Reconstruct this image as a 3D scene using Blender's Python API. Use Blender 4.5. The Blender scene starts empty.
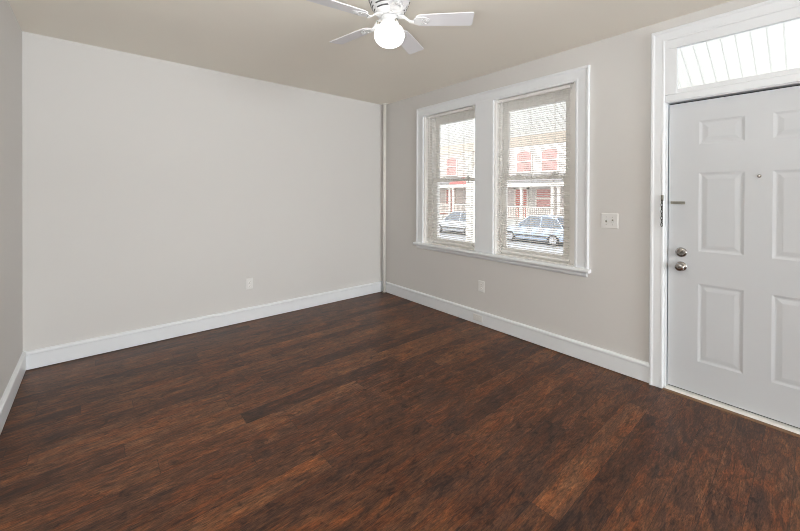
import bpy, bmesh, math, random
from mathutils import Vector, Matrix

random.seed(7)
S = bpy.context.scene
COL = S.collection
PI = math.pi

# ------------------------------------------------------------------ camera
CAM = Vector((-3.1086, -4.0089, 1.3963))
YAW, PITCH, ROLL, FPX, SHY = 0.7053, -0.0049, 0.0038, 356.70, -70.78
cd = bpy.data.cameras.new('camera')
cam = bpy.data.objects.new('camera', cd)
COL.objects.link(cam)
fw = Vector((math.sin(YAW) * math.cos(PITCH), math.cos(YAW) * math.cos(PITCH), math.sin(PITCH)))
rt = Vector((math.cos(YAW), -math.sin(YAW), 0))
up = rt.cross(fw)
r2 = rt * math.cos(ROLL) + up * math.sin(ROLL)
u2 = r2.cross(fw)
M = Matrix((r2, u2, -fw)).transposed().to_4x4()
M.translation = CAM
cam.matrix_world = M
cd.sensor_width = 36
cd.lens = FPX * 36 / 800
cd.shift_y = SHY / 800
cd.clip_start = 0.02
S.camera = cam

# ------------------------------------------------------------------ world, sun, fill lights, exposure
w = bpy.data.worlds.new('sky')
S.world = w
w.use_nodes = True
bg = w.node_tree.nodes['Background']
bg.inputs['Color'].default_value = (0.93, 0.97, 1.0, 1)
bg.inputs['Strength'].default_value = 2.75

sl = bpy.data.lights.new('sun', 'SUN')
sl.energy = 2.2
sl.angle = 0.05
sl.color = (1, 0.96, 0.9)
sun = bpy.data.objects.new('sun', sl)
COL.objects.link(sun)
sun.rotation_euler = Vector((0.75, -0.15, -0.8)).to_track_quat('-Z', 'Y').to_euler()

al = bpy.data.lights.new('rear_fill_light', 'AREA')      # added fill lamp, standing in for daylight from behind the camera
al.shape = 'RECTANGLE'
al.size, al.size_y = 2.8, 1.7
al.energy = 322
al.color = (0.93, 0.97, 1.0)
alo = bpy.data.objects.new('rear_fill_light', al)
COL.objects.link(alo)
alo.location = (-1.75, -11.04, 1.5)
alo.rotation_euler = (PI / 2, 0, 0)

bl_ = bpy.data.lights.new('ceiling_fill_light', 'AREA')             # added fill lamp beside the camera, aimed up to brighten the ceiling
bl_.shape = 'DISK'
bl_.size = 0.8
bl_.energy = 51
bl_.color = (0.96, 0.985, 1.0)
blo = bpy.data.objects.new('ceiling_fill_light', bl_)
COL.objects.link(blo)
blo.location = (-3.1, -3.75, 1.5)
blo.rotation_euler = (PI, 0, 0)

S.view_settings.view_transform = 'Standard'
S.view_settings.look = 'None'
S.view_settings.gamma = 1
S.view_settings.use_curve_mapping = False
S.view_settings.exposure = 0.06
S.cycles.use_denoising = True
S.cycles.denoising_prefilter = 'NONE'
S.cycles.filter_width = 1.0
S.cycles.max_bounces = 12
S.cycles.diffuse_bounces = 8
S.cycles.transparent_max_bounces = 24
S.cycles.sample_clamp_indirect = 8

# ------------------------------------------------------------------ materials
def newmat(name):
    m = bpy.data.materials.new(name)
    m.use_nodes = True
    return m, m.node_tree.nodes, m.node_tree.links, m.node_tree.nodes['Principled BSDF']


def mat(name, col, rough=0.5, metal=0.0, var=0.03, scale=9.0, bump=0.0, bscale=120.0, spec=0.5, trans=0.0):
    """painted / metal surface: the base colour with a slight noise in it"""
    m, n, l, p = newmat(name)
    p.inputs['Roughness'].default_value = rough
    p.inputs['Metallic'].default_value = metal
    p.inputs['Specular IOR Level'].default_value = spec
    tc = n.new('ShaderNodeTexCoord')
    nz = n.new('ShaderNodeTexNoise')
    nz.inputs['Scale'].default_value = scale
    nz.inputs['Detail'].default_value = 3
    l.new(tc.outputs['Object'], nz.inputs['Vector'])
    mr = n.new('ShaderNodeMixRGB')
    mr.inputs[1].default_value = (*[c * (1 - var) for c in col], 1)
    mr.inputs[2].default_value = (*[min(1, c * (1 + var)) for c in col], 1)
    l.new(nz.outputs['Fac'], mr.inputs[0])
    l.new(mr.outputs[0], p.inputs['Base Color'])
    if bump:
        nb = n.new('ShaderNodeTexNoise')
        nb.inputs['Scale'].default_value = bscale
        nb.inputs['Detail'].default_value = 2
        l.new(tc.outputs['Object'], nb.inputs['Vector'])
        b = n.new('ShaderNodeBump')
        b.inputs['Strength'].default_value = bump
        b.inputs['Distance'].default_value = 0.002
        l.new(nb.outputs['Fac'], b.inputs['Height'])
        l.new(b.outputs['Normal'], p.inputs['Normal'])
    if trans:
        t = n.new('ShaderNodeBsdfTranslucent')
        l.new(mr.outputs[0], t.inputs['Color'])
        mx = n.new('ShaderNodeMixShader')
        mx.inputs[0].default_value = trans
        l.new(p.outputs[0], mx.inputs[1])
        l.new(t.outputs[0], mx.inputs[2])
        l.new(mx.outputs[0], n['Material Output'].inputs['Surface'])
    return m


def glass_mat(name, tint=(1, 1, 1), refl=0.06):
    m, n, l, p = newmat(name)
    n.remove(p)
    t = n.new('ShaderNodeBsdfTransparent')
    t.inputs['Color'].default_value = (*tint, 1)
    g = n.new('ShaderNodeBsdfGlossy')
    g.inputs['Roughness'].default_value = 0.02
    f = n.new('ShaderNodeFresnel')
    f.inputs['IOR'].default_value = 1.3
    mx = n.new('ShaderNodeMixShader')
    l.new(f.outputs[0], mx.inputs[0])
    l.new(t.outputs[0], mx.inputs[1])
    l.new(g.outputs[0], mx.inputs[2])
    l.new(mx.outputs[0], n['Material Output'].inputs['Surface'])
    return m


def emit_mat(name, col, strength):
    m, n, l, p = newmat(name)
    p.inputs['Base Color'].default_value = (0.9, 0.9, 0.88, 1)
    p.inputs['Roughness'].default_value = 0.3
    p.inputs['Emission Color'].default_value = (*col, 1)
    p.inputs['Emission Strength'].default_value = strength
    return m


def floor_mat():
    m, n, l, p = newmat('hickory_laminate')

    def mth(op, a, b=None, c=None):
        k = n.new('ShaderNodeMath')
        k.operation = op
        for i, v in enumerate((a, b, c)):
            if v is None:
                continue
            if isinstance(v, (int, float)):
                k.inputs[i].default_value = v
            else:
                l.new(v, k.inputs[i])
        return k.outputs[0]

    def ramp(src, stops):
        r = n.new('ShaderNodeValToRGB')
        e = r.color_ramp.elements
        while len(e) < len(stops):
            e.new(0.5)
        for i, (pos, c) in enumerate(stops):
            e[i].position = pos
            e[i].color = (*c, 1)
        l.new(src, r.inputs[0])
        return r.outputs[0]

    def mixc(fac, a, b, mode='MIX'):
        k = n.new('ShaderNodeMixRGB')
        k.blend_type = mode
        for i, v in enumerate((fac, a, b)):
            if isinstance(v, (int, float)):
                k.inputs[i].default_value = v
            elif isinstance(v, tuple):
                k.inputs[i].default_value = (*v, 1)
            else:
                l.new(v, k.inputs[i])
        return k.outputs[0]

    geo = n.new('ShaderNodeNewGeometry')
    sp = n.new('ShaderNodeSeparateXYZ')
    l.new(geo.outputs['Position'], sp.inputs[0])
    X, Y = sp.outputs[0], sp.outputs[1]
    PW, PL = 0.127, 1.22
    v = mth('DIVIDE', Y, PW)
    row = mth('FLOOR', v)
    fv = mth('FRACT', v)
    wn = n.new('ShaderNodeTexWhiteNoise')
    wn.noise_dimensions = '1D'
    l.new(row, wn.inputs['W'])
    u = mth('ADD', mth('DIVIDE', X, PL), mth('MULTIPLY', wn.outputs['Value'], 7.31))
    pl = mth('FLOOR', u)
    fu = mth('FRACT', u)
    cmb = n.new('ShaderNodeCombineXYZ')
    l.new(row, cmb.inputs[0])
    l.new(pl, cmb.inputs[1])
    wn2 = n.new('ShaderNodeTexWhiteNoise')
    wn2.noise_dimensions = '2D'
    l.new(cmb.outputs[0], wn2.inputs['Vector'])
    rnd = wn2.outputs['Value']
    # per-plank shifted coordinates so the grain breaks at each joint
    shift = mth('MULTIPLY', rnd, 37.0)

    def coords(sx, sy):
        c = n.new('ShaderNodeCombineXYZ')
        l.new(mth('MULTIPLY', mth('ADD', X, shift), sx), c.inputs[0])
        l.new(mth('MULTIPLY', mth('ADD', Y, shift), sy), c.inputs[1])
        l.new(shift, c.inputs[2])
        return c.outputs[0]

    def noise(vec, sc, det=4, rough=0.6, dist=0.0):
        k = n.new('ShaderNodeTexNoise')
        k.inputs['Scale'].default_value = sc
        k.inputs['Detail'].default_value = det
        k.inputs['Roughness'].default_value = rough
        k.inputs['Distortion'].default_value = dist
        l.new(vec, k.inputs['Vector'])
        return k.outputs['Fac']

    blot = noise(coords(4.2, 12.0), 1.0, 5, 0.68, 1.3)     # patches of light and dark within a plank
    broad = noise(coords(0.9, 4.0), 1.0, 3, 0.55, 0.5)
    hue = noise(coords(2.2, 9.0), 1.7, 3, 0.6, 0.8)
    grain = noise(coords(11.0, 80.0), 1.0, 6, 0.74, 0.9)    # short scraped streaks
    fine = noise(coords(38.0, 190.0), 1.0, 3, 0.75, 0.4)
    knot = noise(coords(6.5, 11.0), 1.0, 4, 0.62, 1.6)
    tone = mth('ADD', mth('ADD', mth('MULTIPLY', rnd, 0.17), mth('MULTIPLY', blot, 0.62)), mth('MULTIPLY', broad, 0.28))
    base = ramp(tone, [(0.36, (0.036, 0.0185, 0.0135)), (0.47, (0.078, 0.0325, 0.0175)),
                       (0.58, (0.138, 0.056, 0.0245)), (0.74, (0.240, 0.104, 0.043))])
    tint = ramp(hue, [(0.38, (0.86, 0.93, 1.08)), (0.50, (1, 1, 1)), (0.64, (1.22, 0.98, 0.76))])
    base = mixc(1.0, base, tint, 'MULTIPLY')
    gr = ramp(grain, [(0.34, (0.26, 0.27, 0.30)), (0.49, (0.92, 0.92, 0.92)), (0.64, (1.50, 1.45, 1.38))])
    c1 = mixc(0.9, base, gr, 'MULTIPLY')
    fg = ramp(fine, [(0.36, (0.42, 0.42, 0.44)), (0.52, (1, 1, 1)), (0.68, (1.45, 1.4, 1.35))])
    c1 = mixc(0.8, c1, fg, 'MULTIPLY')
    kn = ramp(knot, [(0.59, (1, 1, 1)), (0.68, (0.34, 0.34, 0.40))])
    c2 = mixc(0.85, c1, kn, 'MULTIPLY')
    ev = mth('MINIMUM', fv, mth('SUBTRACT', 1.0, fv))
    eu = mth('MINIMUM', fu, mth('SUBTRACT', 1.0, fu))
    sv = mth('LESS_THAN', ev, 0.012)
    su = mth('LESS_THAN', eu, 0.0014)
    seam = mth('MAXIMUM', sv, su)
    c3 = mixc(mth('MULTIPLY', seam, 0.5), c2, (0.012, 0.007, 0.005))
    l.new(c3, p.inputs['Base Color'])
    ro = mth('ADD', 0.27, mth('MULTIPLY', grain, 0.22))
    l.new(ro, p.inputs['Roughness'])
    p.inputs['Specular IOR Level'].default_value = 0.30
    b = n.new('ShaderNodeBump')
    b.inputs['Strength'].default_value = 0.35
    b.inputs['Distance'].default_value = 0.002
    hgt = mth('SUBTRACT', mth('ADD', mth('MULTIPLY', grain, 0.5), mth('MULTIPLY', blot, 0.9)), mth('MULTIPLY', seam, 0.6))
    l.new(hgt, b.inputs['Height'])
    l.new(b.outputs['Normal'], p.inputs['Normal'])
    return m


def brick_mat(name, c1, c2, mortar, sc=1.0):
    m, n, l, p = newmat(name)
    tc = n.new('ShaderNodeTexCoord')
    mp = n.new('ShaderNodeMapping')
    mp.inputs['Rotation'].default_value = (PI / 2, 0, PI / 2)
    b = n.new('ShaderNodeTexBrick')
    b.inputs['Color1'].default_value = (*c1, 1)
    b.inputs['Color2'].default_value = (*c2, 1)
    b.inputs['Mortar'].default_value = (*mortar, 1)
    b.inputs['Scale'].default_value = sc
    b.inputs['Brick Width'].default_value = 0.22
    b.inputs['Row Height'].default_value = 0.075
    b.inputs['Mortar Size'].default_value = 0.008
    l.new(tc.outputs['Object'], mp.inputs['Vector'])
    l.new(mp.outputs['Vector'], b.inputs['Vector'])
    l.new(b.outputs['Color'], p.inputs['Base Color'])
    p.inputs['Roughness'].default_value = 0.85
    return m


M_WALL = mat('greige_wall_paint', (0.69, 0.68, 0.665), 0.62, var=0.012, scale=2.0, bump=0.12, bscale=260, spec=0.3)
M_CEIL = mat('ceiling_paint', (0.90, 0.865, 0.785), 0.75, var=0.015, scale=1.5, bump=0.1, bscale=200, spec=0.2)
M_FLOOR = floor_mat()
M_TRIM = mat('white_trim_paint', (0.83, 0.86, 0.89), 0.38, var=0.012, scale=5)
M_DOOR = mat('white_door_paint', (0.645, 0.67, 0.70), 0.42, var=0.01, scale=4)
M_VINYL = mat('white_vinyl', (0.90, 0.89, 0.87), 0.4, var=0.01)
M_SLAT = mat('blind_slat', (0.92, 0.905, 0.88), 0.45, var=0.01, trans=0.40)
M_CORD = mat('blind_cord', (0.8, 0.79, 0.76), 0.8)
M_GLASS = glass_mat('window_glass')
M_PLATE = mat('switch_plate_plastic', (0.80, 0.80, 0.79), 0.35, var=0.01)
M_SLOT = mat('dark_slot', (0.08, 0.08, 0.08), 0.7)
M_SCREW = mat('screw_metal', (0.55, 0.54, 0.52), 0.35, 1.0)
M_CHROME = mat('satin_chrome', (0.40, 0.385, 0.365), 0.14, 1.0, var=0.05)
M_DARKMET = mat('dark_metal', (0.06, 0.055, 0.05), 0.4, 0.8)
M_NICKEL = mat('old_nickel', (0.33, 0.32, 0.28), 0.4, 0.9)
M_FAN = mat('white_fan_enamel', (0.70, 0.705, 0.71), 0.32, var=0.01)
M_BLADE = mat('white_fan_blade', (0.80, 0.80, 0.83), 0.45, var=0.015, scale=3)
M_GLOBE = emit_mat('lit_opal_glass', (1.0, 0.975, 0.93), 3.0)
M_PIPE = mat('cream_pipe_paint', (0.88, 0.86, 0.81), 0.4, var=0.02)
M_THRESH = mat('threshold_white', (0.76, 0.75, 0.72), 0.5, var=0.05, scale=20)
M_OAK = mat('threshold_oak', (0.17, 0.09, 0.045), 0.45, var=0.25, scale=25)
M_GAPSHADE = mat('black_gap_shade', (0.03, 0.03, 0.032), 0.8)  # black that paints the shade in the gaps round the door
M_PORCHW = mat('porch_white_paint', (0.80, 0.76, 0.70), 0.6)
M_BEAM = mat('porch_beam_paint', (0.74, 0.64, 0.55), 0.6, var=0.06)
M_AWN = mat('awning_panel', (0.88, 0.88, 0.87), 0.5, var=0.01, trans=0.30)
M_CONC = mat('concrete', (0.50, 0.50, 0.48), 0.9, var=0.08, scale=3)
M_ASPH = mat('asphalt', (0.34, 0.35, 0.37), 0.9, var=0.1, scale=4)
M_BRICK = brick_mat('red_brick', (0.40, 0.15, 0.11), (0.48, 0.19, 0.14), (0.55, 0.5, 0.46))
M_PAINTBRICK = brick_mat('pale_painted_brick', (0.66, 0.60, 0.56), (0.72, 0.66, 0.62), (0.6, 0.56, 0.53))
M_REDSHADE = mat('red_window_shade', (0.58, 0.30, 0.28), 0.7, var=0.08)
M_REDDOOR = mat('red_door_paint', (0.55, 0.20, 0.17), 0.5)
M_REDROOF = mat('red_porch_shingle', (0.55, 0.16, 0.15), 0.8, var=0.1, scale=12)
M_ROOF = mat('grey_shingle', (0.25, 0.24, 0.24), 0.9, var=0.1, scale=10)
M_CARB = mat('car_paint_pale_blue', (0.43, 0.51, 0.63), 0.25, 0.2, var=0.01)
M_CARW = mat('car_paint_silver', (0.55, 0.57, 0.60), 0.25, 0.3, var=0.01)
M_CARG = mat('car_window_tint', (0.13, 0.15, 0.18), 0.08, spec=0.8)
M_TYRE = mat('tyre_rubber', (0.03, 0.03, 0.032), 0.85)
M_RIM = mat('wheel_rim', (0.6, 0.6, 0.62), 0.3, 0.8)
M_LAMP = mat('headlamp_plastic', (0.75, 0.78, 0.8), 0.15)
M_TAIL = mat('tail_lamp_plastic', (0.5, 0.03, 0.03), 0.2)

# ------------------------------------------------------------------ mesh helpers
def obj(name, bm, m, parent=None, smooth=False, bevel=0.0, loc=None):
    me = bpy.data.meshes.new(name)
    bmesh.ops.recalc_face_normals(bm, faces=bm.faces)
    bm.to_mesh(me)
    bm.free()
    if smooth:
        for f in me.polygons:
            f.use_smooth = True
    me.materials.append(m)
    o = bpy.data.objects.new(name, me)
    COL.objects.link(o)
    if loc is not None:
        o.location = loc
    if parent:
        o.parent = parent
    if bevel:
        b = o.modifiers.new('bevel', 'BEVEL')
        b.width = bevel
        b.segments = 2
        b.limit_method = 'ANGLE'
    return o


def tag(o, label, cat, group=None):
    o['label'] = label
    o['category'] = cat
    if group:
        o['group'] = group
    return o


def struct(o):
    o['kind'] = 'structure'
    return o


def thing(name, label, cat, loc=(0, 0, 0), rotz=0.0, group=None):
    o = bpy.data.objects.new(name, None)
    o.empty_display_size = 0.1
    COL.objects.link(o)
    o.location = loc
    o.rotation_euler = (0, 0, rotz)
    return tag(o, label, cat, group)


def bx(bm, x0, x1, y0, y1, z0, z1):
    v = [bm.verts.new((x, y, z)) for x in (x0, x1) for y in (y0, y1) for z in (z0, z1)]
    for f in ((0, 1, 3, 2), (4, 6, 7, 5), (0, 4, 5, 1), (2, 3, 7, 6), (0, 2, 6, 4), (1, 5, 7, 3)):
        bm.faces.new([v[i] for i in f])
    return v


def box(name, x0, x1, y0, y1, z0, z1, m, parent=None, bevel=0.0):
    bm = bmesh.new()
    bx(bm, min(x0, x1), max(x0, x1), min(y0, y1), max(y0, y1), min(z0, z1), max(z0, z1))
    return obj(name, bm, m, parent, bevel=bevel)


def lathe(bm, prof, seg=32, mtx=None, cap=True):
    """prof: list of (r, z) turned round z"""
    rings = []
    for r, z in prof:
        if r < 1e-6:
            rings.append([bm.verts.new((0, 0, z))])
        else:
            rings.append([bm.verts.new((r * math.cos(2 * PI * i / seg), r * math.sin(2 * PI * i / seg), z)) for i in range(seg)])
    for a, b in zip(rings, rings[1:]):
        for i in range(seg):
            j = (i + 1) % seg
            if len(a) == 1 and len(b) == 1:
                continue
            if len(a) == 1:
                bm.faces.new((a[0], b[i], b[j]))
            elif len(b) == 1:
                bm.faces.new((a[i], a[j], b[0]))
            else:
                bm.faces.new((a[i], a[j], b[j], b[i]))
    if cap:
        for r in (rings[0], rings[-1]):
            if len(r) > 2:
                bm.faces.new(r)
    vs = [v for r in rings for v in r]
    if mtx is not None:
        bmesh.ops.transform(bm, matrix=mtx, verts=vs)
    return vs


def loft(bm, rings, closed=True):
    vr = [[bm.verts.new(p) for p in r] for r in rings]
    k = len(vr[0])
    for a, b in zip(vr, vr[1:]):
        for i in range(k if closed else k - 1):
            j = (i + 1) % k
            bm.faces.new((a[i], a[j], b[j], b[i]))
    if closed:
        bm.faces.new(vr[0])
        bm.faces.new(vr[-1])
    return [v for r in vr for v in r]


def tube(bm, pts, r, seg=10):
    rings = []
    for i, p in enumerate(pts):
        p = Vector(p)
        a = Vector(pts[max(0, i - 1)])
        b = Vector(pts[min(len(pts) - 1, i + 1)])
        t = (b - a).normalized()
        q = t.to_track_quat('Z', 'Y')
        rings.append([p + q @ Vector((r * math.cos(2 * PI * k / seg), r * math.sin(2 * PI * k / seg), 0)) for k in range(seg)])
    return loft(bm, rings)


FACE_ROOM = Matrix.Rotation(-PI / 2, 4, 'Y')     # turns +z into -x (out of the front wall into the room)


def prism(bm, outline, axis_pts):
    """outline: 2-D list (a, b); axis_pts: function(a, b, end) -> point"""
    loft(bm, [[axis_pts(a, b, 0) for a, b in outline], [axis_pts(a, b, 1) for a, b in outline]])


# ------------------------------------------------------------------ the room
W, H, YR = 3.5454, 2.639, -11.0
OP1 = (-1.685, -0.815, 0.775, 2.37)       # window openings y0 y1 z0 z1
OP2 = (-2.665, -1.845, 0.775, 2.37)
OPD = (-4.24, -3.288, 0.0, 2.53)        # door and transom

bm = bmesh.new(); bx(bm, -W - 0.1, 0.22, YR - 0.1, 0.1, -0.12, 0)
floor = struct(obj('floor', bm, M_FLOOR))
bm = bmesh.new(); bx(bm, -W - 0.12, 0.22, YR - 0.12, 0.12, H, H + 0.15)
struct(obj('ceiling', bm, M_CEIL))
bm = bmesh.new(); bx(bm, -W - 0.12, 0.22, 0, 0.14, 0, H)
struct(obj('wall_back', bm, M_WALL))
bm = bmesh.new(); bx(bm, -W - 0.14, -W, YR, 0, 0, H)
struct(obj('wall_left', bm, M_WALL))
bm = bmesh.new()
T = 0.22
bx(bm, 0, T, OP1[1], 0, 0, H)
bx(bm, 0, T, OP2[1], OP1[0], 0, H)
bx(bm, 0, T, OPD[1], OP2[0], 0, H)
bx(bm, 0, T, YR, OPD[0], 0, H)
for o_ in (OP1, OP2):
    bx(bm, 0, T, o_[0], o_[1], 0, o_[2])
    bx(bm, 0, T, o_[0], o_[1], o_[3], H)
bx(bm, 0, T, OPD[0], OPD[1], OPD[3], H)
struct(obj('wall_right', bm, M_WALL))
bm = bmesh.new()                          # wall behind the camera with a wide opening added for light
RY0, RX0, RX1, RZ0, RZ1 = YR, -3.15, -0.35, 0.65, 2.35
bx(bm, -W - 0.12, RX0, YR - 0.14, YR, 0, H)
bx(bm, RX1, 0.22, YR - 0.14, YR, 0, H)
bx(bm, RX0, RX1, YR - 0.14, YR, 0, RZ0)
bx(bm, RX0, RX1, YR - 0.14, YR, RZ1, H)
struct(obj('wall_rear', bm, M_WALL))


def baseboard(name, pts_fn):
    """pts_fn(t, z, end): t = thickness out of the wall"""
    prof = [(0, 0.006), (0.019, 0.006), (0.019, 0.118), (0.022, 0.120), (0.024, 0.126), (0.024, 0.136), (0.020, 0.143), (0.010, 0.148), (0, 0.149)]
    bm = bmesh.new()
    prism(bm, prof, pts_fn)
    return struct(obj(name, bm, M_TRIM))


baseboard('baseboard_back', lambda t, z, e: (-W + t if e == 0 else -t, -t, z))
baseboard('baseboard_left', lambda t, z, e: (-W + t, -t if e else YR, z))
baseboard('baseboard_right', lambda t, z, e: (-t, -t if e else -3.208, z))


def casing(bm, yA, yB, z0, zt, prof):
    """U-shaped moulding with mitred corners on the front wall; prof: (inset, thickness)"""
    loops = []
    for d, t in prof:
        loops.append([(-t, yA - d, z0), (-t, yA - d, zt - d), (-t, yB + d, zt - d), (-t, yB + d, z0)])
    k = len(prof)
    rings = [[loops[i][s] for i in range(k)] for s in range(4)]
    loft(bm, rings)


WPROF = [(0, 0), (0, 0.024), (0.005, 0.028), (0.016, 0.027), (0.022, 0.022), (0.030, 0.019), (0.088, 0.018), (0.094, 0.021),
         (0.104, 0.021), (0.112, 0.016), (0.112, 0)]
bm = bmesh.new()
casing(bm, -0.702, -2.777, 0.775, 2.458, WPROF)
wc = struct(obj('trim_1', bm, M_TRIM))                                   # window casing
bm = bmesh.new(); bx(bm, -0.022, 0, -1.847, -1.618, 0.775, 2.36)
struct(obj('trim_2', bm, M_TRIM, bevel=0.004))                           # flat mullion board
bm = bmesh.new()
prism(bm, [(0.012, 0.742), (-0.046, 0.742), (-0.054, 0.748), (-0.056, 0.757), (-0.054, 0.767), (-0.046, 0.774), (0.012, 0.775)],
      lambda a, b, e: (a, -0.676 if e == 0 else -2.794, b))
struct(obj('trim_3', bm, M_TRIM))                                        # stool
bm = bmesh.new()
prism(bm, [(0, 0.742), (-0.022, 0.742), (-0.022, 0.718), (-0.016, 0.708), (-0.010, 0.702), (0, 0.702)],
      lambda a, b, e: (a, -0.708 if e == 0 else -2.766, b))
struct(obj('trim_4', bm, M_TRIM))                                        # apron


# ------------------------------------------------------------------ windows
def window(n, op, fill_lo=0.0, fill_hi=0.0):
    y0, y1, z0, z1 = op
    e = bpy.data.objects.new('window_%d' % n, None)
    COL.objects.link(e)
    e.location = (0.1, (y0 + y1) / 2, z0)
    e['kind'] = 'structure'
    off = Vector(e.location)

    def part(name, bm, m, parent=e, bevel=0.0, smooth=False):
        bmesh.ops.translate(bm, verts=bm.verts, vec=-off)
        return obj(name, bm, m, parent, bevel=bevel, smooth=smooth)
    # lined opening
    bm = bmesh.new()
    t = 0.018
    bx(bm, 0.0, 0.22, y0, y0 + t, z0, z1); bx(bm, 0.0, 0.22, y1 - t, y1, z0, z1)
    bx(bm, 0.0, 0.22, y0 + t, y1 - t, z1 - t, z1); bx(bm, 0.012, 0.24, y0 + t, y1 - t, z0 - 0.02, z0 + 0.006)
    bx(bm, 0.062, 0.082, y0 + t, y0 + 0.036, z0, z1 - t); bx(bm, 0.062, 0.082, y1 - 0.036, y1 - t, z0, z1 - t)   # stops
    bx(bm, 0.062, 0.082, y0 + 0.036, y1 - 0.036, z1 - 0.036, z1 - t)
    if fill_lo:                                              # wide inner jamb board beside the sashes
        bx(bm, 0.058, 0.2, y0 + t, y0 + 0.026 + fill_lo, z0, z1 - t)
    if fill_hi:
        bx(bm, 0.058, 0.2, y1 - 0.026 - fill_hi, y1 - t, z0, z1 - t)
    part('frame', bm, M_VINYL)
    ya, yb = y0 + 0.026 + fill_lo, y1 - 0.026 - fill_hi
    zm = 1.548

    def sash(name, xa, xb, za, zb, bot, top):
        bm = bmesh.new()
        st = 0.052
        bx(bm, xa, xb, ya, ya + st, za, zb); bx(bm, xa, xb, yb - st, yb, za, zb)
        bx(bm, xa, xb, ya + st, yb - st, za, za + bot); bx(bm, xa, xb, ya + st, yb - st, zb - top, zb)
        g = 0.008
        xm = (xa + xb) / 2
        bx(bm, xm - 0.012, xm + 0.012, ya + st, ya + st + g, za + bot, zb - top)
        bx(bm, xm - 0.012, xm + 0.012, yb - st - g, yb - st, za + bot, zb - top)
        s = part(name, bm, M_VINYL)
        bm = bmesh.new()
        bx(bm, xm - 0.002, xm + 0.002, ya + st, yb - st, za + bot, zb - top)
        bmesh.ops.translate(bm, verts=bm.verts, vec=-off)
        obj('glass_pane', bm, M_GLASS, s)
        return s
    sash('upper_sash', 0.122, 0.154, zm - 0.014, z1 - t, 0.036, 0.112)
    lo = sash('lower_sash', 0.086, 0.118, z0 + 0.006, zm + 0.02, 0.062, 0.036)
    for s in (-0.18, 0.18):
        ym = (y0 + y1) / 2 + s
        bm = bmesh.new()
        bx(bm, 0.080, 0.116, ym - 0.03, ym + 0.03, zm + 0.02, zm + 0.028)
        lathe(bm, [(0.013, 0), (0.013, 0.012), (0.009, 0.016)], 12, Matrix.Translation((0.1, ym, zm + 0.028)))
        bx(bm, 0.08, 0.098, ym - 0.004, ym + 0.034, zm + 0.030, zm + 0.036)
        bmesh.ops.translate(bm, verts=bm.verts, vec=-off)
        obj('sash_lock', bm, M_VINYL, lo)
    return e


window(1, OP1, fill_hi=0.055)
window(2, OP2, fill_lo=0.058)


def blind(op, ya, yb, label):
    """mini blind lowered over a window, slats nearly level"""
    zt = 2.345
    r = thing('window_blind', label, 'blind', (0.034, (ya + yb) / 2, zt), 0, 'white mini blinds in the front windows')
    hw = (yb - ya) / 2
    bm = bmesh.new()
    prism(bm, [(-0.017, -0.028), (0.017, -0.028), (0.017, 0), (0.014, 0), (0.014, -0.002), (-0.014, -0.002), (-0.014, 0), (-0.017, 0)],
          lambda a, b, e: (a, -hw if e == 0 else hw, b))
    obj('headrail', bm, M_VINYL, r)
    zb = 0.800 - zt
    n, top = 75, -0.040
    bottom = zb + 0.045
    bm = bmesh.new()
    tilt = math.radians(13)
    for i in range(n):
        z = top + (bottom - top) * i / (n - 1)
        sag = 0.0008 * math.sin(i * 1.7)
        up_, lo_ = [], []
        for k in range(5):
            a = -1 + k / 2
            xx = a * 0.0094
            zz = 0.0032 * (1 - a * a)
            x2 = xx * math.cos(tilt) - zz * math.sin(tilt)
            z2 = xx * math.sin(tilt) + zz * math.cos(tilt)
            up_.append((x2, z + z2 + sag))
            lo_.append((x2, z + z2 + sag - 0.0006))
        ring = up_ + lo_[::-1]
        loft(bm, [[(x, -hw + 0.003, zz) for x, zz in ring], [(x, hw - 0.003, zz) for x, zz in ring]])
    obj('slats', bm, M_SLAT, r)
    bm = bmesh.new()
    prism(bm, [(-0.0125, zb + 0.004), (0.0125, zb + 0.004), (0.0125, zb + 0.014), (0.008, zb + 0.018), (-0.008, zb + 0.018), (-0.0125, zb + 0.014)],
          lambda a, b, e: (a, -hw if e == 0 else hw, b))
    obj('bottom_rail', bm, M_VINYL, r)
    for s in (-0.62, 0.0, 0.62):
        bm = bmesh.new()
        for xx in (-0.0100, 0.0100):
            bx(bm, xx - 0.0006, xx + 0.0006, s * hw - 0.0008, s * hw + 0.0008, zb + 0.01, -0.02)
        bx(bm, -0.0005, 0.0005, s * hw + 0.004, s * hw + 0.005, zb + 0.01, -0.02)
        obj('ladder_cord', bm, M_CORD, r)
    bm = bmesh.new()
    tube(bm, [(-0.022, hw - 0.06, -0.03), (-0.024, hw - 0.062, -0.35), (-0.023, hw - 0.06, -0.72)], 0.0035, 8)
    bx(bm, -0.024, -0.010, hw - 0.064, hw - 0.056, -0.03, -0.016)
    obj('tilt_wand', bm, M_VINYL, r)
    bm = bmesh.new()
    for d in (0, 0.008):
        tube(bm, [(-0.020, -hw + 0.05 + d, -0.02), (-0.021, -hw + 0.05 + d, -0.8)], 0.0009, 6)
    lathe(bm, [(0.002, 0.0), (0.006, -0.02), (0.007, -0.035), (0, -0.037)], 10, Matrix.Translation((-0.021, -hw + 0.054, -0.8)))
    obj('lift_cord', bm, M_CORD, r)
    for s in (-1, 1):
        bm = bmesh.new()
        bx(bm, -0.02, 0.02, s * hw - 0.002 if s < 0 else hw - 0.002, s * hw + 0.002 if s < 0 else hw + 0.002, -0.034, 0.006)
        obj('mounting_bracket', bm, M_VINYL, r)
    return r


blind(OP1, -1.562, -0.836, 'white horizontal mini blind over the narrower window nearest the corner pipe')
blind(OP2, -2.604, -1.866, 'white horizontal mini blind over the window nearest the front door and light switch')

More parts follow.
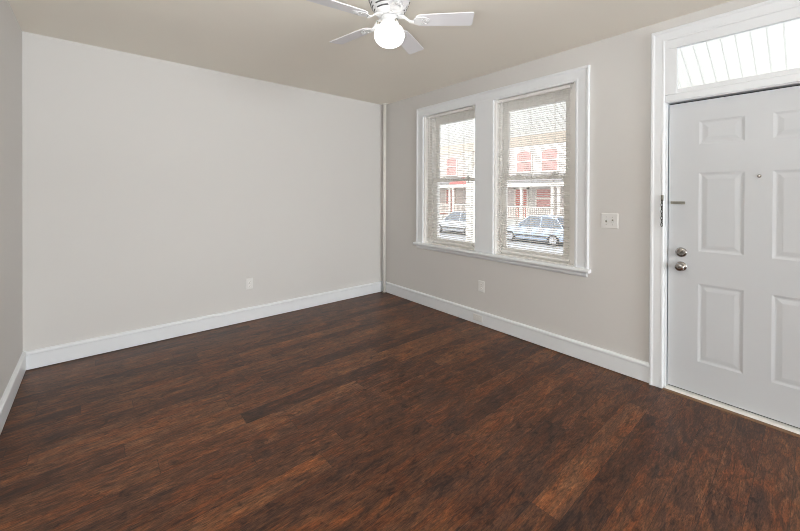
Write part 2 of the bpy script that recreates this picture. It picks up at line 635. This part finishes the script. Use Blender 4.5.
# ------------------------------------------------------------------ front door, transom, casing
DPROF = [(0, 0), (0, 0.022), (0.005, 0.026), (0.016, 0.025), (0.022, 0.021), (0.028, 0.020), (0.066, 0.018), (0.070, 0.0195), (0.078, 0.018),
         (0.082, 0.014), (0.082, 0)]
YC = -3.764
bm = bmesh.new()
casing(bm, -3.208, 2 * YC + 3.208, 0.0, 2.566, DPROF)
struct(obj('trim_5', bm, M_TRIM))                                        # door casing
bm = bmesh.new()
bx(bm, 0.0, 0.22, -3.302, -3.288, 0, 2.53)                                # jambs, head board and transom bar
bx(bm, 0.0, 0.22, -4.24, -4.226, 0, 2.53)
bx(bm, -0.014, 0.0, -4.240, -3.288, 2.422, 2.490)
bx(bm, 0.0, 0.018, -4.226, -3.302, 2.422, 2.53)
bx(bm, -0.004, 0.22, -4.224, -3.304, 2.046, 2.100)
bx(bm, -0.016, 0.0, -4.236, -3.292, 2.052, 2.066)
bx(bm, -0.010, 0.0, -4.236, -3.292, 2.066, 2.096)
struct(obj('trim_6', bm, M_TRIM))
tr = bpy.data.objects.new('window_3', None)                              # transom light
COL.objects.link(tr)
tr['kind'] = 'structure'
bm = bmesh.new()
bx(bm, -0.014, 0.016, -3.36, -3.288, 2.100, 2.422); bx(bm, -0.014, 0.016, -4.240, -4.168, 2.100, 2.422)
bx(bm, -0.008, 0.016, -4.168, -3.36, 2.100, 2.132)
obj('frame', bm, M_TRIM, tr, bevel=0.003)
bm = bmesh.new(); bx(bm, 0.004, 0.008, -4.168, -3.36, 2.132, 2.422)
obj('glass_pane', bm, M_GLASS, tr)

DY0, DY1, DZ0, DZ1, DX = -4.221, -3.3085, 0.028, 2.034, 0.028
bm = bmesh.new()
ys = [DY0, -4.053, -3.826, -3.702, -3.475, DY1]
zs = [DZ0, 0.250, 0.785, 1.005, 1.543, 1.736, 1.896, DZ1]
for i in range(len(ys) - 1):
    for j in range(len(zs) - 1):
        a, b, c, d = ys[i], ys[i + 1], zs[j], zs[j + 1]
        if i in (1, 3) and j in (1, 3, 5):
            prev = None
            for ins, dep in ((0, 0), (0.005, 0.0015), (0.014, 0.0040), (0.022, 0.0043), (0.044, 0.0016), (0.047, 0.0014)):
                ring = [bm.verts.new((DX + dep, y, z)) for y, z in ((a + ins, c + ins), (b - ins, c + ins), (b - ins, d - ins), (a + ins, d - ins))]
                if prev:
                    for k in range(4):
                        bm.faces.new((prev[k], prev[(k + 1) % 4], ring[(k + 1) % 4], ring[k]))
                prev = ring
            bm.faces.new(prev)
        else:
            bm.faces.new([bm.verts.new((DX, y, z)) for y, z in ((a, c), (b, c), (b, d), (a, d))])
rim = [(DY0, DZ0), (DY1, DZ0), (DY1, DZ1), (DY0, DZ1)]
bk = [bm.verts.new((DX + 0.045, y, z)) for y, z in rim]
ft = [bm.verts.new((DX, y, z)) for y, z in rim]
for k in range(4):
    bm.faces.new((ft[k], ft[(k + 1) % 4], bk[(k + 1) % 4], bk[k]))
bm.faces.new(bk)
bmesh.ops.remove_doubles(bm, verts=bm.verts, dist=1e-5)
door = struct(obj('door_1', bm, M_DOOR))

# knob
bm = bmesh.new()
lathe(bm, [(0.033, 0), (0.033, 0.004), (0.030, 0.008), (0.016, 0.011), (0.0125, 0.016), (0.0125, 0.026), (0.020, 0.034), (0.0265, 0.042),
           (0.0275, 0.050), (0.026, 0.057), (0.020, 0.062), (0.010, 0.063), (0, 0.063)], 32, Matrix.Translation((DX, -3.383, 0.888)) @ FACE_ROOM)
kn = obj('door_knob', bm, M_CHROME, door, smooth=True); kn['label'] = 'round satin chrome knob'
bm = bmesh.new()
bx(bm, DX - 0.067, DX - 0.0625, -3.387, -3.379, 0.8865, 0.8895)
obj('keyhole', bm, M_SLOT, kn)
bm = bmesh.new()
lathe(bm, [(0.034, 0), (0.034, 0.006), (0.031, 0.012), (0.024, 0.016), (0.020, 0.016), (0, 0.017)], 32, Matrix.Translation((DX, -3.383, 0.987)) @ FACE_ROOM)
db = obj('deadbolt', bm, M_CHROME, door, smooth=True); db['label'] = 'round chrome deadbolt rose'
bm = bmesh.new()
tmat = Matrix.Translation((DX - 0.016, -3.383, 0.987)) @ Matrix.Rotation(math.radians(35), 4, 'X')
vs = bx(bm, -0.014, 0.0, -0.004, 0.004, -0.017, 0.017)
bmesh.ops.transform(bm, matrix=tmat, verts=vs)
obj('thumb_turn', bm, M_NICKEL, db, bevel=0.0015)
bm = bmesh.new()
lathe(bm, [(0.010, 0), (0.010, 0.003), (0.007, 0.005), (0.0, 0.005)], 20, Matrix.Translation((DX, YC - 0.004, 1.51)) @ FACE_ROOM)
ph = obj('peephole', bm, M_CHROME, door, smooth=True); ph['label'] = 'small round metal peephole'
bm = bmesh.new()
bx(bm, DX - 0.005, DX, -3.403, -3.322, 1.3255, 1.3445)
bx(bm, DX - 0.011, DX - 0.005, -3.400, -3.325, 1.3395, 1.3435)
bx(bm, DX - 0.011, DX - 0.005, -3.400, -3.325, 1.3265, 1.3305)
bx(bm, DX - 0.013, DX - 0.005, -3.330, -3.322, 1.3255, 1.3445)
ct = obj('chain_track', bm, M_NICKEL, door, bevel=0.001); ct['label'] = 'dull metal slide track of the door chain'
bm = bmesh.new()
bx(bm, DX + 0.004, DX + 0.03, DY1 - 0.0005, DY1 + 0.001, 0.852, 0.912); bx(bm, DX + 0.004, DX + 0.03, DY1 - 0.0005, DY1 + 0.001, 0.955, 1.015)
lp = obj('latch_plate', bm, M_DARKMET, door); lp['label'] = 'dark latch plates in the door edge'

# safety chain hanging on the casing
ch = thing('door_chain', 'short dark safety chain hanging on the white casing beside the door', 'door chain', (-0.024, -3.281, 1.36))
bm = bmesh.new(); bx(bm, 0.0, 0.006, -0.008, 0.008, -0.012, 0.028)
pl_ = obj('anchor_plate', bm, M_NICKEL, ch, bevel=0.002)
for k in range(8):
    bm = bmesh.new()
    ring = []
    a, b, rr = 0.0062, 0.0145, 0.0022
    for i in range(16):
        t = 2 * PI * i / 16
        c = Vector((0, a * math.cos(t), b * math.sin(t)))
        nrm = Vector((0, math.cos(t), math.sin(t)))
        ring.append([c + nrm * rr * math.cos(2 * PI * j / 6) + Vector((1, 0, 0)) * rr * math.sin(2 * PI * j / 6) for j in range(6)])
    vr = [[bm.verts.new(p) for p in r] for r in ring]
    for i in range(16):
        for j in range(6):
            bm.faces.new((vr[i][j], vr[(i + 1) % 16][j], vr[(i + 1) % 16][(j + 1) % 6], vr[i][(j + 1) % 6]))
    bmesh.ops.transform(bm, matrix=Matrix.Translation((-0.005, 0, -0.018 - 0.0235 * k)) @ Matrix.Rotation(math.radians(35 if k % 2 else -50), 4, 'Z'), verts=bm.verts)
    obj('chain_link', bm, M_DARKMET, ch, smooth=True)

bm = bmesh.new()
prism(bm, [(-0.012, 0), (-0.012, 0.006), (0.0, 0.018), (0.11, 0.02), (0.22, 0.012), (0.22, 0)], lambda a, b, e: (a, -4.224 if e == 0 else -3.304, b))
struct(obj('trim_7', bm, M_THRESH))                                      # threshold
bm = bmesh.new()
prism(bm, [(-0.034, 0), (-0.030, 0.005), (-0.012, 0.008), (-0.012, 0)], lambda a, b, e: (a, -4.29 if e == 0 else -3.292, b))
struct(obj('trim_8', bm, M_OAK))
bm = bmesh.new(); bx(bm, 0.040, 0.055, -4.22, -3.308, 0.0170, 0.030)
bx(bm, 0.058, 0.074, -3.312, -3.302, 0.02, 2.046); bx(bm, 0.058, 0.074, -4.226, -4.216, 0.02, 2.046); bx(bm, 0.058, 0.074, -4.22, -3.308, 2.034, 2.046)
struct(obj('trim_9', bm, M_GAPSHADE))                                     # black strips standing in for the shade in the door gaps

# ------------------------------------------------------------------ wall plates
def plate_verts(bm, w, h, t=0.006, e=0.006):
    """bevelled cover plate in the y-z plane, facing -x, centred on 0"""
    a = [(0, -w / 2, -h / 2), (0, w / 2, -h / 2), (0, w / 2, h / 2), (0, -w / 2, h / 2)]
    b = [(-t * 0.5, y, z) for _, y, z in a]
    c = [(-t, y - math.copysign(e, y), z - math.copysign(e, z)) for _, y, z in a]
    loft(bm, [a, b, c])


def disc(bm, y, z, r, x0, x1, seg=12):
    lathe(bm, [(r, 0), (r, x0 - x1), (0, x0 - x1)], seg, Matrix.Translation((x0, y, z)) @ FACE_ROOM)


def switch_plate(loc):
    t = thing('light_switch', 'white two-toggle light switch plate on wall between window and door', 'light switch', loc)
    bm = bmesh.new(); plate_verts(bm, 0.125, 0.121)
    obj('cover_plate', bm, M_PLATE, t)
    for y in (-0.023, 0.023):
        bm = bmesh.new(); bx(bm, -0.0065, -0.0058, y - 0.006, y + 0.006, -0.0125, 0.0125)
        obj('toggle_slot', bm, M_NICKEL, t)
        bm = bmesh.new()
        d = 1 if y > 0 else -1
        vs = bx(bm, -0.017, -0.005, y - 0.004, y + 0.004, -0.005, 0.005)
        bmesh.ops.transform(bm, matrix=Matrix.Translation((0, 0, 0.004 * d)) @ Matrix.Rotation(math.radians(25 * d), 4, 'Y'), verts=vs)
        obj('toggle', bm, M_PLATE, t, bevel=0.001)
        for z in (-0.03, 0.03):
            bm = bmesh.new(); disc(bm, y, z, 0.0035, -0.0058, -0.0072)
            obj('screw', bm, M_SCREW, t)
    return t


def outlet(loc, rot, label, group='duplex outlets low on the walls'):
    t = thing('wall_outlet', label, 'outlet', loc, rot, group)
    bm = bmesh.new(); plate_verts(bm, 0.075, 0.118)
    obj('cover_plate', bm, M_PLATE, t)
    for z in (-0.0205, 0.0205):
        bm = bmesh.new()
        lathe(bm, [(0.0165, 0), (0.0165, 0.0015), (0, 0.0015)], 24, Matrix.Translation((-0.006, 0, z)) @ FACE_ROOM @ Matrix.Diagonal((0.85, 1, 1, 1)))
        s = obj('socket', bm, M_VINYL, t)
        bm = bmesh.new()
        bx(bm, -0.0079, -0.0070, -0.0075, -0.0055, z - 0.001, z + 0.008)
        bx(bm, -0.0079, -0.0070, 0.0055, 0.0075, z - 0.001, z + 0.007)
        disc(bm, 0, z - 0.008, 0.0024, -0.0070, -0.0079, 8)
        obj('socket_slots', bm, M_SLOT, s)
    bm = bmesh.new(); disc(bm, 0, 0, 0.0035, -0.0058, -0.0072)
    obj('screw', bm, M_SCREW, t)
    return t


switch_plate((0, -2.931, 1.181))
outlet((0, -1.696, 0.410), 0, 'white duplex outlet on the wall below the windows')
outlet((-1.841, 0, 0.405), PI / 2, 'white duplex outlet alone on the blank greige wall')
t = thing('baseboard_outlet', 'small white horizontal cover plate set in the baseboard below the windows', 'outlet', (-0.019, -1.664, 0.072))
bm = bmesh.new(); plate_verts(bm, 0.116, 0.068, 0.005)
obj('cover_plate', bm, M_PLATE, t)
for y in (-0.021, 0.021):
    bm = bmesh.new()
    lathe(bm, [(0.0165, 0), (0.0165, 0.0012), (0, 0.0012)], 24, Matrix.Translation((-0.005, y, 0)) @ FACE_ROOM @ Matrix.Diagonal((1, 0.85, 1, 1)))
    s = obj('socket', bm, M_PLATE, t)

# ------------------------------------------------------------------ corner pipe
pp = thing('heating_pipe', 'thin cream painted pipe standing floor to ceiling in the room corner', 'pipe', (-0.046, -0.078, 0))
bm = bmesh.new(); lathe(bm, [(0.021, 0.0), (0.021, H)], 24)
obj('pipe', bm, M_PIPE, pp, smooth=True)
bm = bmesh.new(); lathe(bm, [(0.022, H - 0.016), (0.034, H - 0.014), (0.037, H - 0.004), (0.037, H)], 28)
obj('ceiling_flange', bm, M_PIPE, pp, smooth=True)
bm = bmesh.new(); lathe(bm, [(0.030, 0.0), (0.030, 0.006), (0.026, 0.014), (0.0215, 0.016)], 28)
fl = obj('floor_flange', bm, M_NICKEL, pp, smooth=True); fl['label'] = 'dark metal floor collar'

# ------------------------------------------------------------------ ceiling fan
FC = Vector((-1.739, -2.294, 2.45))
fan = thing('ceiling_fan', 'white five-blade ceiling fan with a lit round globe', 'ceiling fan', (FC.x, FC.y, H))
zc = FC.z - H            # blade plane below the ceiling


def fpart(name, bm, m, parent=fan, smooth=True, bevel=0.0):
    return obj(name, bm, m, parent, smooth=smooth, bevel=bevel)


bm = bmesh.new()
lathe(bm, [(0.128, 0), (0.128, -0.030), (0.125, -0.055), (0.121, -0.078), (0.116, -0.088), (0.113, -0.090), (0.112, -0.096), (0.113, -0.099),
           (0.107, -0.108), (0.104, -0.110), (0.103, -0.116), (0.104, -0.119), (0.096, -0.128), (0.092, -0.130), (0.091, -0.136), (0.092, -0.139),
           (0.080, -0.151), (0.056, -0.161), (0.048, -0.162), (0, -0.162)], 56)
hs = fpart('motor_housing', bm, M_FAN)
for zz, rr in ((-0.066, 0.1240), (-0.093, 0.1135), (-0.113, 0.1045), (-0.133, 0.0925)):
    for k in range(5):
        bm = bmesh.new()
        a0 = 2 * PI * k / 5 + math.radians(-8.2)
        tube(bm, [(rr * math.cos(a0 + q * 0.095), rr * math.sin(a0 + q * 0.095), zz) for q in range(-5, 6)], 0.0042, 6)
        fpart('vent_slot', bm, M_SLOT, hs)
bm = bmesh.new()
lathe(bm, [(0.046, -0.158), (0.052, -0.166), (0.054, -0.180), (0.050, -0.186), (0.050, -0.192), (0.057, -0.197), (0.057, -0.222), (0, -0.222)], 48)
sh = fpart('light_kit', bm, M_FAN)
for k in range(3):
    a = 2 * PI * k / 3 + 0.5
    bm = bmesh.new()
    lathe(bm, [(0.004, 0), (0.004, 0.010), (0.0075, 0.012), (0.0075, 0.020), (0, 0.020)], 12,
          Matrix.Rotation(a, 4, 'Z') @ Matrix.Translation((0.055, 0, -0.205)) @ Matrix.Rotation(PI / 2, 4, 'Y'))
    fpart('thumb_screw', bm, M_NICKEL, sh)
bm = bmesh.new()
gz = -0.276
prof = []
for k in range(17):
    t = PI * (0.20 + 0.80 * k / 16)
    prof.append((0.0925 * abs(math.sin(t)) ** 0.88 if k < 16 else 0, gz + 0.070 * math.copysign(abs(math.cos(t)) ** 0.94, math.cos(t))))
lathe(bm, [(0.050, -0.208)] + prof, 48)
gl = fpart('globe', bm, M_GLOBE); gl['label'] = 'glowing opal glass globe'

BA0 = math.radians(-44.2)
blade_me = iron_me = None
for k in range(5):
    ang = BA0 + k * 2 * PI / 5
    rot = Matrix.Rotation(ang, 4, 'Z')
    if blade_me is None:
        bm = bmesh.new()
        out = []
        L0, L1, w0, w1 = 0.185, 0.508, 0.050, 0.060
        out += [(L0, -w0), (L0 + 0.06, -w0 - 0.004), (L1 - 0.012, -w1), (L1 - 0.003, -w1 + 0.004), (L1, -w1 + 0.014)]
        out += [(x, -y) for x, y in out[::-1]]
        out += [(L0 - 0.022, w0 * 0.75), (L0 - 0.034, 0.0), (L0 - 0.022, -w0 * 0.75)]
        loft(bm, [[(x, y, -0.003) for x, y in out], [(x, y, 0.003) for x, y in out]])
        bmesh.ops.transform(bm, matrix=Matrix.Translation((0, 0, zc)) @ Matrix.Rotation(math.radians(-11), 4, 'X'), verts=bm.verts)
        bl = obj('blade', bm, M_BLADE, fan, bevel=0.0015)
        blade_me = bl.data
        bm = bmesh.new()
        # arm from the motor and the spade-shaped plate under the blade
        loft(bm, [[(x, s * wd, z + dz) for s, dz in ((-1, -0.004), (1, -0.004), (1, 0.004), (-1, 0.004))]
                  for x, wd, z in ((0.052, 0.020, zc + 0.028), (0.095, 0.015, zc + 0.020), (0.125, 0.012, zc - 0.004), (0.150, 0.014, zc - 0.012))])
        sp = []
        for q in range(24):
            t = 2 * PI * q / 24
            sp.append((0.196 + 0.052 * math.cos(t), 0.036 * math.sin(t) * (1 - 0.12 * math.cos(t))))
        vs = loft(bm, [[(x, y, -0.0085) for x, y in sp], [(x, y, -0.0035) for x, y in sp]])
        ring = []
        for q in range(24):                                    # raised ornamental ring
            t = 2 * PI * q / 24
            ring.append((0.224 + 0.016 * math.cos(t), 0.016 * math.sin(t), -0.010))
        vs += tube(bm, ring + ring[:1], 0.0022, 6)
        for y in (-0.018, 0.018, 0.0):
            vs += lathe(bm, [(0.005, 0), (0.005, -0.003), (0, -0.004)], 10, Matrix.Translation((0.20 if y else 0.228, y, -0.0085)))
        bmesh.ops.transform(bm, matrix=Matrix.Translation((0, 0, zc)) @ Matrix.Rotation(math.radians(-11), 4, 'X'), verts=vs)
        ir = obj('blade_bracket', bm, M_FAN, bl)
        iron_me = ir.data
        ib = ir
        bl.rotation_euler = (0, 0, ang)
        b0 = bl
    else:
        bl = b0.copy(); COL.objects.link(bl); bl.parent = fan
        bl.rotation_euler = (0, 0, ang)
        ir = ib.copy(); COL.objects.link(ir); ir.parent = bl

# ------------------------------------------------------------------ unseen wide window, added behind the camera to light the room
rw = bpy.data.objects.new('window_4', None)
COL.objects.link(rw); rw['kind'] = 'structure'
bm = bmesh.new()
bx(bm, RX0, RX0 + 0.05, YR - 0.12, YR + 0.01, RZ0, RZ1); bx(bm, RX1 - 0.05, RX1, YR - 0.12, YR + 0.01, RZ0, RZ1)
bx(bm, RX0, RX1, YR - 0.12, YR + 0.01, RZ0, RZ0 + 0.04); bx(bm, RX0, RX1, YR - 0.12, YR + 0.01, RZ1 - 0.04, RZ1)
obj('frame', bm, M_TRIM, rw)

# ------------------------------------------------------------------ porch and street outside
GZ = -1.37
bm = bmesh.new(); bx(bm, 0.22, 2.5, -6.5, 3.2, -0.25, -0.08)
struct(obj('porch_floor', bm, M_CONC))
bm = bmesh.new(); bx(bm, 0.22, 2.45, -6.5, 3.2, GZ, -0.25)
struct(obj('porch_foundation', bm, M_CONC))
bm = bmesh.new(); bx(bm, 2.45, 5.2, -30, 45, GZ - 0.15, GZ + 0.12)
struct(obj('sidewalk', bm, M_CONC))
bm = bmesh.new(); bx(bm, 5.2, 17.3, -30, 45, GZ - 0.15, GZ)
struct(obj('street', bm, M_ASPH))
bm = bmesh.new(); bx(bm, 17.3, 19.4, -30, 45, GZ - 0.15, GZ + 0.12)
struct(obj('sidewalk', bm, M_CONC))

pr = thing('porch_awning', 'white ribbed porch awning on posts outside the windows and transom', 'awning', (2.1, -1.5, -0.08))
off = Vector((2.1, -1.5, -0.08))


def ppart(name, bm, m, bevel=0.0):
    bmesh.ops.translate(bm, verts=bm.verts, vec=-off)
    return obj(name, bm, m, pr, bevel=bevel)


bm = bmesh.new()
y = -6.3
prof = []
while y < 3.0:
    prof += [(y, 0), (y + 0.090, 0), (y + 0.093, 0.022), (y + 0.097, 0.022)]
    y += 0.10
lo_ = [(a, b - 0.003) for a, b in prof]
oy = prof + lo_[::-1]
x0, z0, x1, z1 = 0.24, 3.38, 2.25, 2.375
rings = [[(x0, a, z0 + b) for a, b in oy], [(x1, a, z1 + b) for a, b in oy]]
vr = [[bm.verts.new(p) for p in r] for r in rings]
k = len(oy)
for i in range(k):
    j = (i + 1) % k
    bm.faces.new((vr[0][i], vr[0][j], vr[1][j], vr[1][i]))
ppart('canopy', bm, M_AWN)
bm = bmesh.new()                                            # scalloped valance
y = -6.3
while y < 3.0:
    sc = [(y, 2.40), (y, 2.335), (y + 0.03, 2.318), (y + 0.1, 2.312), (y + 0.17, 2.318), (y + 0.2, 2.335), (y + 0.2, 2.40)]
    loft(bm, [[(2.252, a, b) for a, b in sc], [(2.258, a, b) for a, b in sc]])
    y += 0.20
ppart('valance', bm, M_AWN)
bm = bmesh.new(); bx(bm, 2.03, 2.15, -6.3, 3.0, 2.15, 2.30)
ppart('beam', bm, M_BEAM, 0.006)
for yy in (0.11, -3.2, -6.1, 2.85):
    bm = bmesh.new()
    bx(bm, 2.03, 2.15, yy - 0.06, yy + 0.06, -0.08, 2.15)
    bx(bm, 2.01, 2.17, yy - 0.08, yy + 0.08, -0.08, 0.10)
    bx(bm, 2.01, 2.17, yy - 0.08, yy + 0.08, 2.02, 2.15)
    bx(bm, 2.02, 2.16, yy - 0.07, yy + 0.07, 1.90, 1.93)
    ps = ppart('post', bm, M_PORCHW, 0.004)
    bm = bmesh.new()
    for s in (-1, 1):
        tube(bm, [(2.09, yy + s * 0.06, 1.86), (2.09, yy + s * 0.10, 1.95), (2.09, yy + s * 0.17, 2.05), (2.09, yy + s * 0.27, 2.14)], 0.016, 8)
    bmesh.ops.translate(bm, verts=bm.verts, vec=-off)
    obj('bracket', bm, M_PORCHW, ps)


def car(yc, paint, label):
    """compact car parked along the far kerb, nose towards +y; near flank at x = 15"""
    c = thing('parked_car', label, 'car', (15.86, yc, GZ))
    L = [(-2.12, 0.42, 0.62, 0.70), (-2.05, 0.30, 0.92, 0.80), (-1.6, 0.24, 1.00, 0.86), (-0.6, 0.22, 0.97, 0.87), (0.5, 0.22, 0.95, 0.87), (1.0, 0.22, 0.93, 0.86),
         (1.6, 0.24, 0.84, 0.83), (2.0, 0.28, 0.70, 0.76), (2.14, 0.40, 0.58, 0.64)]
    bm = bmesh.new()
    rings = []
    for y, zb, zt, hw in L:
        m_ = (zb + zt) / 2
        rings.append([(-hw * 0.9, y, zb), (hw * 0.9, y, zb), (hw, y, m_ - 0.08), (hw, y, m_ + 0.08), (hw * 0.94, y, zt - 0.05), (hw * 0.8, y, zt),
                      (-hw * 0.8, y, zt), (-hw * 0.94, y, zt - 0.05), (-hw, y, m_ + 0.08), (-hw, y, m_ - 0.08)])
    loft(bm, rings)
    body = obj('body', bm, paint, c, smooth=False, bevel=0.02)
    G = [(-1.75, 0.99, 0.99, 0.74, 0.74), (-1.35, 0.98, 1.46, 0.76, 0.60), (-0.5, 0.96, 1.56, 0.77, 0.60), (0.15, 0.95, 1.52, 0.77, 0.59), (0.95, 0.93, 0.94, 0.76, 0.74)]
    bm = bmesh.new()
    loft(bm, [[(-b0_, y, za), (b0_, y, za), (b1_, y, zb), (-b1_, y, zb)] for y, za, zb, b0_, b1_ in G])
    obj('windows', bm, M_CARG, c)
    bm = bmesh.new()
    rings = []
    for y, za, zb, b0_, b1_ in G[1:4]:
        rings.append([(-b1_ - 0.015, y, zb - 0.04), (b1_ + 0.015, y, zb - 0.04), (b1_, y, zb + 0.02), (-b1_, y, zb + 0.02)])
    loft(bm, rings)
    for s in (-1, 1):
        for (ya, za, xa), (yb_, zb, xb) in (((-1.75, 0.97, 0.76), (-1.35, 1.47, 0.61)), ((-0.55, 0.96, 0.775), (-0.55, 1.55, 0.605)), ((0.95, 0.93, 0.765), (0.15, 1.52, 0.60))):
            tube(bm, [(s * xa, ya, za), (s * xb, yb_, zb)], 0.03, 6)
    obj('roof', bm, paint, c)
    for s in (-1, 1):
        for yy in (-1.28, 1.27):
            bm = bmesh.new()
            mt = Matrix.Translation((s * 0.74, yy, 0.32)) @ Matrix.Rotation(s * PI / 2, 4, 'Y')
            lathe(bm, [(0.20, -0.02), (0.29, -0.02), (0.32, 0.01), (0.32, 0.10), (0.30, 0.135), (0.21, 0.14), (0.20, 0.12)], 28, mt, cap=False)
            wh = obj('wheel', bm, M_TYRE, c, smooth=True)
            bm = bmesh.new()
            lathe(bm, [(0.205, 0.12), (0.205, 0.128), (0.18, 0.130), (0.17, 0.10), (0.06, 0.09), (0.05, 0.125), (0, 0.13)], 28, mt, cap=False)
            for q in range(5):
                a = 2 * PI * q / 5
                vs = bx(bm, 0.04, 0.18, -0.022, 0.022, 0.10, 0.128)
                bmesh.ops.transform(bm, matrix=mt @ Matrix.Rotation(a, 4, 'Z'), verts=vs)
            obj('rim', bm, M_RIM, wh)
        bm = bmesh.new(); lathe(bm, [(0.12, -0.1), (0.09, 0.02), (0, 0.05)], 16, Matrix.Translation((s * 0.60, 1.98, 0.60)) @ Matrix.Rotation(-PI / 2, 4, 'X'))
        obj('headlamp', bm, M_LAMP, c)
        box('tail_lamp', s * 0.58, s * 0.72, -2.10, -1.98, 0.70, 0.86, M_TAIL, c, 0.01)
        box('side_mirror', s * 0.80, s * 0.95, 0.62, 0.74, 0.93, 1.05, paint, c, 0.02)
        box('door_trim', s * 0.865, s * 0.882, -0.9, 0.9, 0.44, 0.50, M_TYRE, c)
    return c


car(6.25, M_CARB, 'pale blue car parked across the street behind the blind nearest the door')
car(11.85, M_CARW, 'silver car parked across the street behind the blind nearest the corner pipe')


def arched(bm, x0, x1, ya, yb, za, zb, rise):
    out = [(ya, za), (yb, za)]
    for q in range(9):
        t = q / 8
        out.append((yb + (ya - yb) * t, zb - rise + rise * math.sin(PI * t)))
    loft(bm, [[(x0, a, b) for a, b in out], [(x1, a, b) for a, b in out]])


def house(y0, y1, wallm, roofm, label, doory, winy):
    XF, XP = 20.4, 18.9
    h = thing('row_house', label, 'house', (XF, (y0 + y1) / 2, GZ))
    off = Vector(h.location)

    def hp(name, bm, m, parent=h):
        bmesh.ops.translate(bm, verts=bm.verts, vec=-off)
        return obj(name, bm, m, parent)
    bm = bmesh.new(); bx(bm, XF, XF + 6, y0, y1, GZ, 5.6)
    hp('wall', bm, wallm)
    bm = bmesh.new(); bx(bm, XF - 0.35, XF + 6, y0, y1, 5.6, 5.85); bx(bm, XF - 0.2, XF, y0, y1, 5.35, 5.6)
    hp('cornice', bm, M_PORCHW)
    fz = -0.35
    bm = bmesh.new(); bx(bm, XP, XF, y0 + 0.02, y1 - 0.02, GZ + 0.12, fz)
    hp('porch_base', bm, wallm)
    bm = bmesh.new()
    loft(bm, [[(XP - 0.25, a, 2.10), (XP - 0.25, a, 2.24), (XF, a, 2.72), (XF, a, 2.10)] for a in (y0 + 0.01, y1 - 0.01)])
    hp('porch_roof', bm, roofm)
    bm = bmesh.new(); bx(bm, XP - 0.28, XP - 0.1, y0 + 0.01, y1 - 0.01, 1.86, 2.10)
    hp('fascia', bm, M_PORCHW)
    for a in (y0 + 0.2, (y0 + y1) / 2 + 0.3, y1 - 0.2):
        bm = bmesh.new(); bx(bm, XP - 0.02, XP + 0.14, a - 0.08, a + 0.08, fz, 1.9); bx(bm, XP - 0.06, XP + 0.18, a - 0.12, a + 0.12, fz, fz + 0.25)
        bx(bm, XP - 0.06, XP + 0.18, a - 0.12, a + 0.12, 1.75, 1.9)
        hp('porch_post', bm, M_PORCHW)
    bm = bmesh.new()
    bx(bm, XP + 0.03, XP + 0.08, y0 + 0.25, y1 - 0.25, fz + 0.80, fz + 0.86); bx(bm, XP + 0.03, XP + 0.08, y0 + 0.25, y1 - 0.25, fz + 0.08, fz + 0.13)
    a = y0 + 0.3
    while a < y1 - 0.3:
        bx(bm, XP + 0.04, XP + 0.07, a, a + 0.03, fz + 0.1, fz + 0.82)
        a += 0.13
    hp('railing', bm, M_PORCHW)
    bm = bmesh.new(); bx(bm, XF - 0.04, XF + 0.02, doory - 0.45, doory + 0.45, fz, fz + 2.05)
    d = hp('front_door', bm, M_REDDOOR)
    bm = bmesh.new()
    for s in (-1, 1):
        bx(bm, XF - 0.06, XF, doory + s * 0.5 - 0.06, doory + s * 0.5 + 0.06, fz, fz + 2.15)
    bx(bm, XF - 0.06, XF, doory - 0.56, doory + 0.56, fz + 2.05, fz + 2.2)
    hp('door_frame', bm, M_PORCHW)
    for (a, za, zb, ww, arch) in ((winy, 0.45, 1.68, 0.50, 0.0), (y0 + (y1 - y0) * 0.27, 2.95, 4.45, 0.55, 0.16), (y0 + (y1 - y0) * 0.73, 2.95, 4.45, 0.55, 0.16)):
        bm = bmesh.new(); arched(bm, XF - 0.03, XF + 0.02, a - ww, a + ww, za, zb, arch)
        wd = hp('window', bm, M_REDSHADE)
        bm = bmesh.new()
        bx(bm, XF - 0.07, XF - 0.03, a - ww - 0.08, a - ww, za, zb - arch); bx(bm, XF - 0.07, XF - 0.03, a + ww, a + ww + 0.08, za, zb - arch)
        bx(bm, XF - 0.10, XF - 0.03, a - ww - 0.12, a + ww + 0.12, za - 0.10, za); bx(bm, XF - 0.06, XF - 0.03, a - ww, a + ww, (za + zb) / 2 - 0.04, (za + zb) / 2 + 0.04)
        hp('window_frame', bm, M_PORCHW, wd)
    bm = bmesh.new()
    for k in range(5):
        bx(bm, XP - 0.28 * (5 - k) * 0.36, XP, doory - 0.6, doory + 0.6, GZ + 0.12 + 0.18 * k, GZ + 0.12 + 0.18 * (k + 1))
    hp('steps', bm, M_CONC)
    return h


house(1.8, 6.75, M_BRICK, M_ROOF, 'brick row house, only a sliver showing at the edge of the window nearest the door', 2.2, 4.4)
house(6.75, 10.9, M_PAINTBRICK, M_ROOF, 'pale row house with red window shades behind the blue car', 10.0, 8.3)
house(10.9, 15.4, M_PAINTBRICK, M_REDROOF, 'pale row house with a red porch roof behind the silver car', 14.2, 12.4)
house(15.4, 20.2, M_BRICK, M_ROOF, 'brick row house seen at the outer edge of the corner window', 16.8, 18.8)
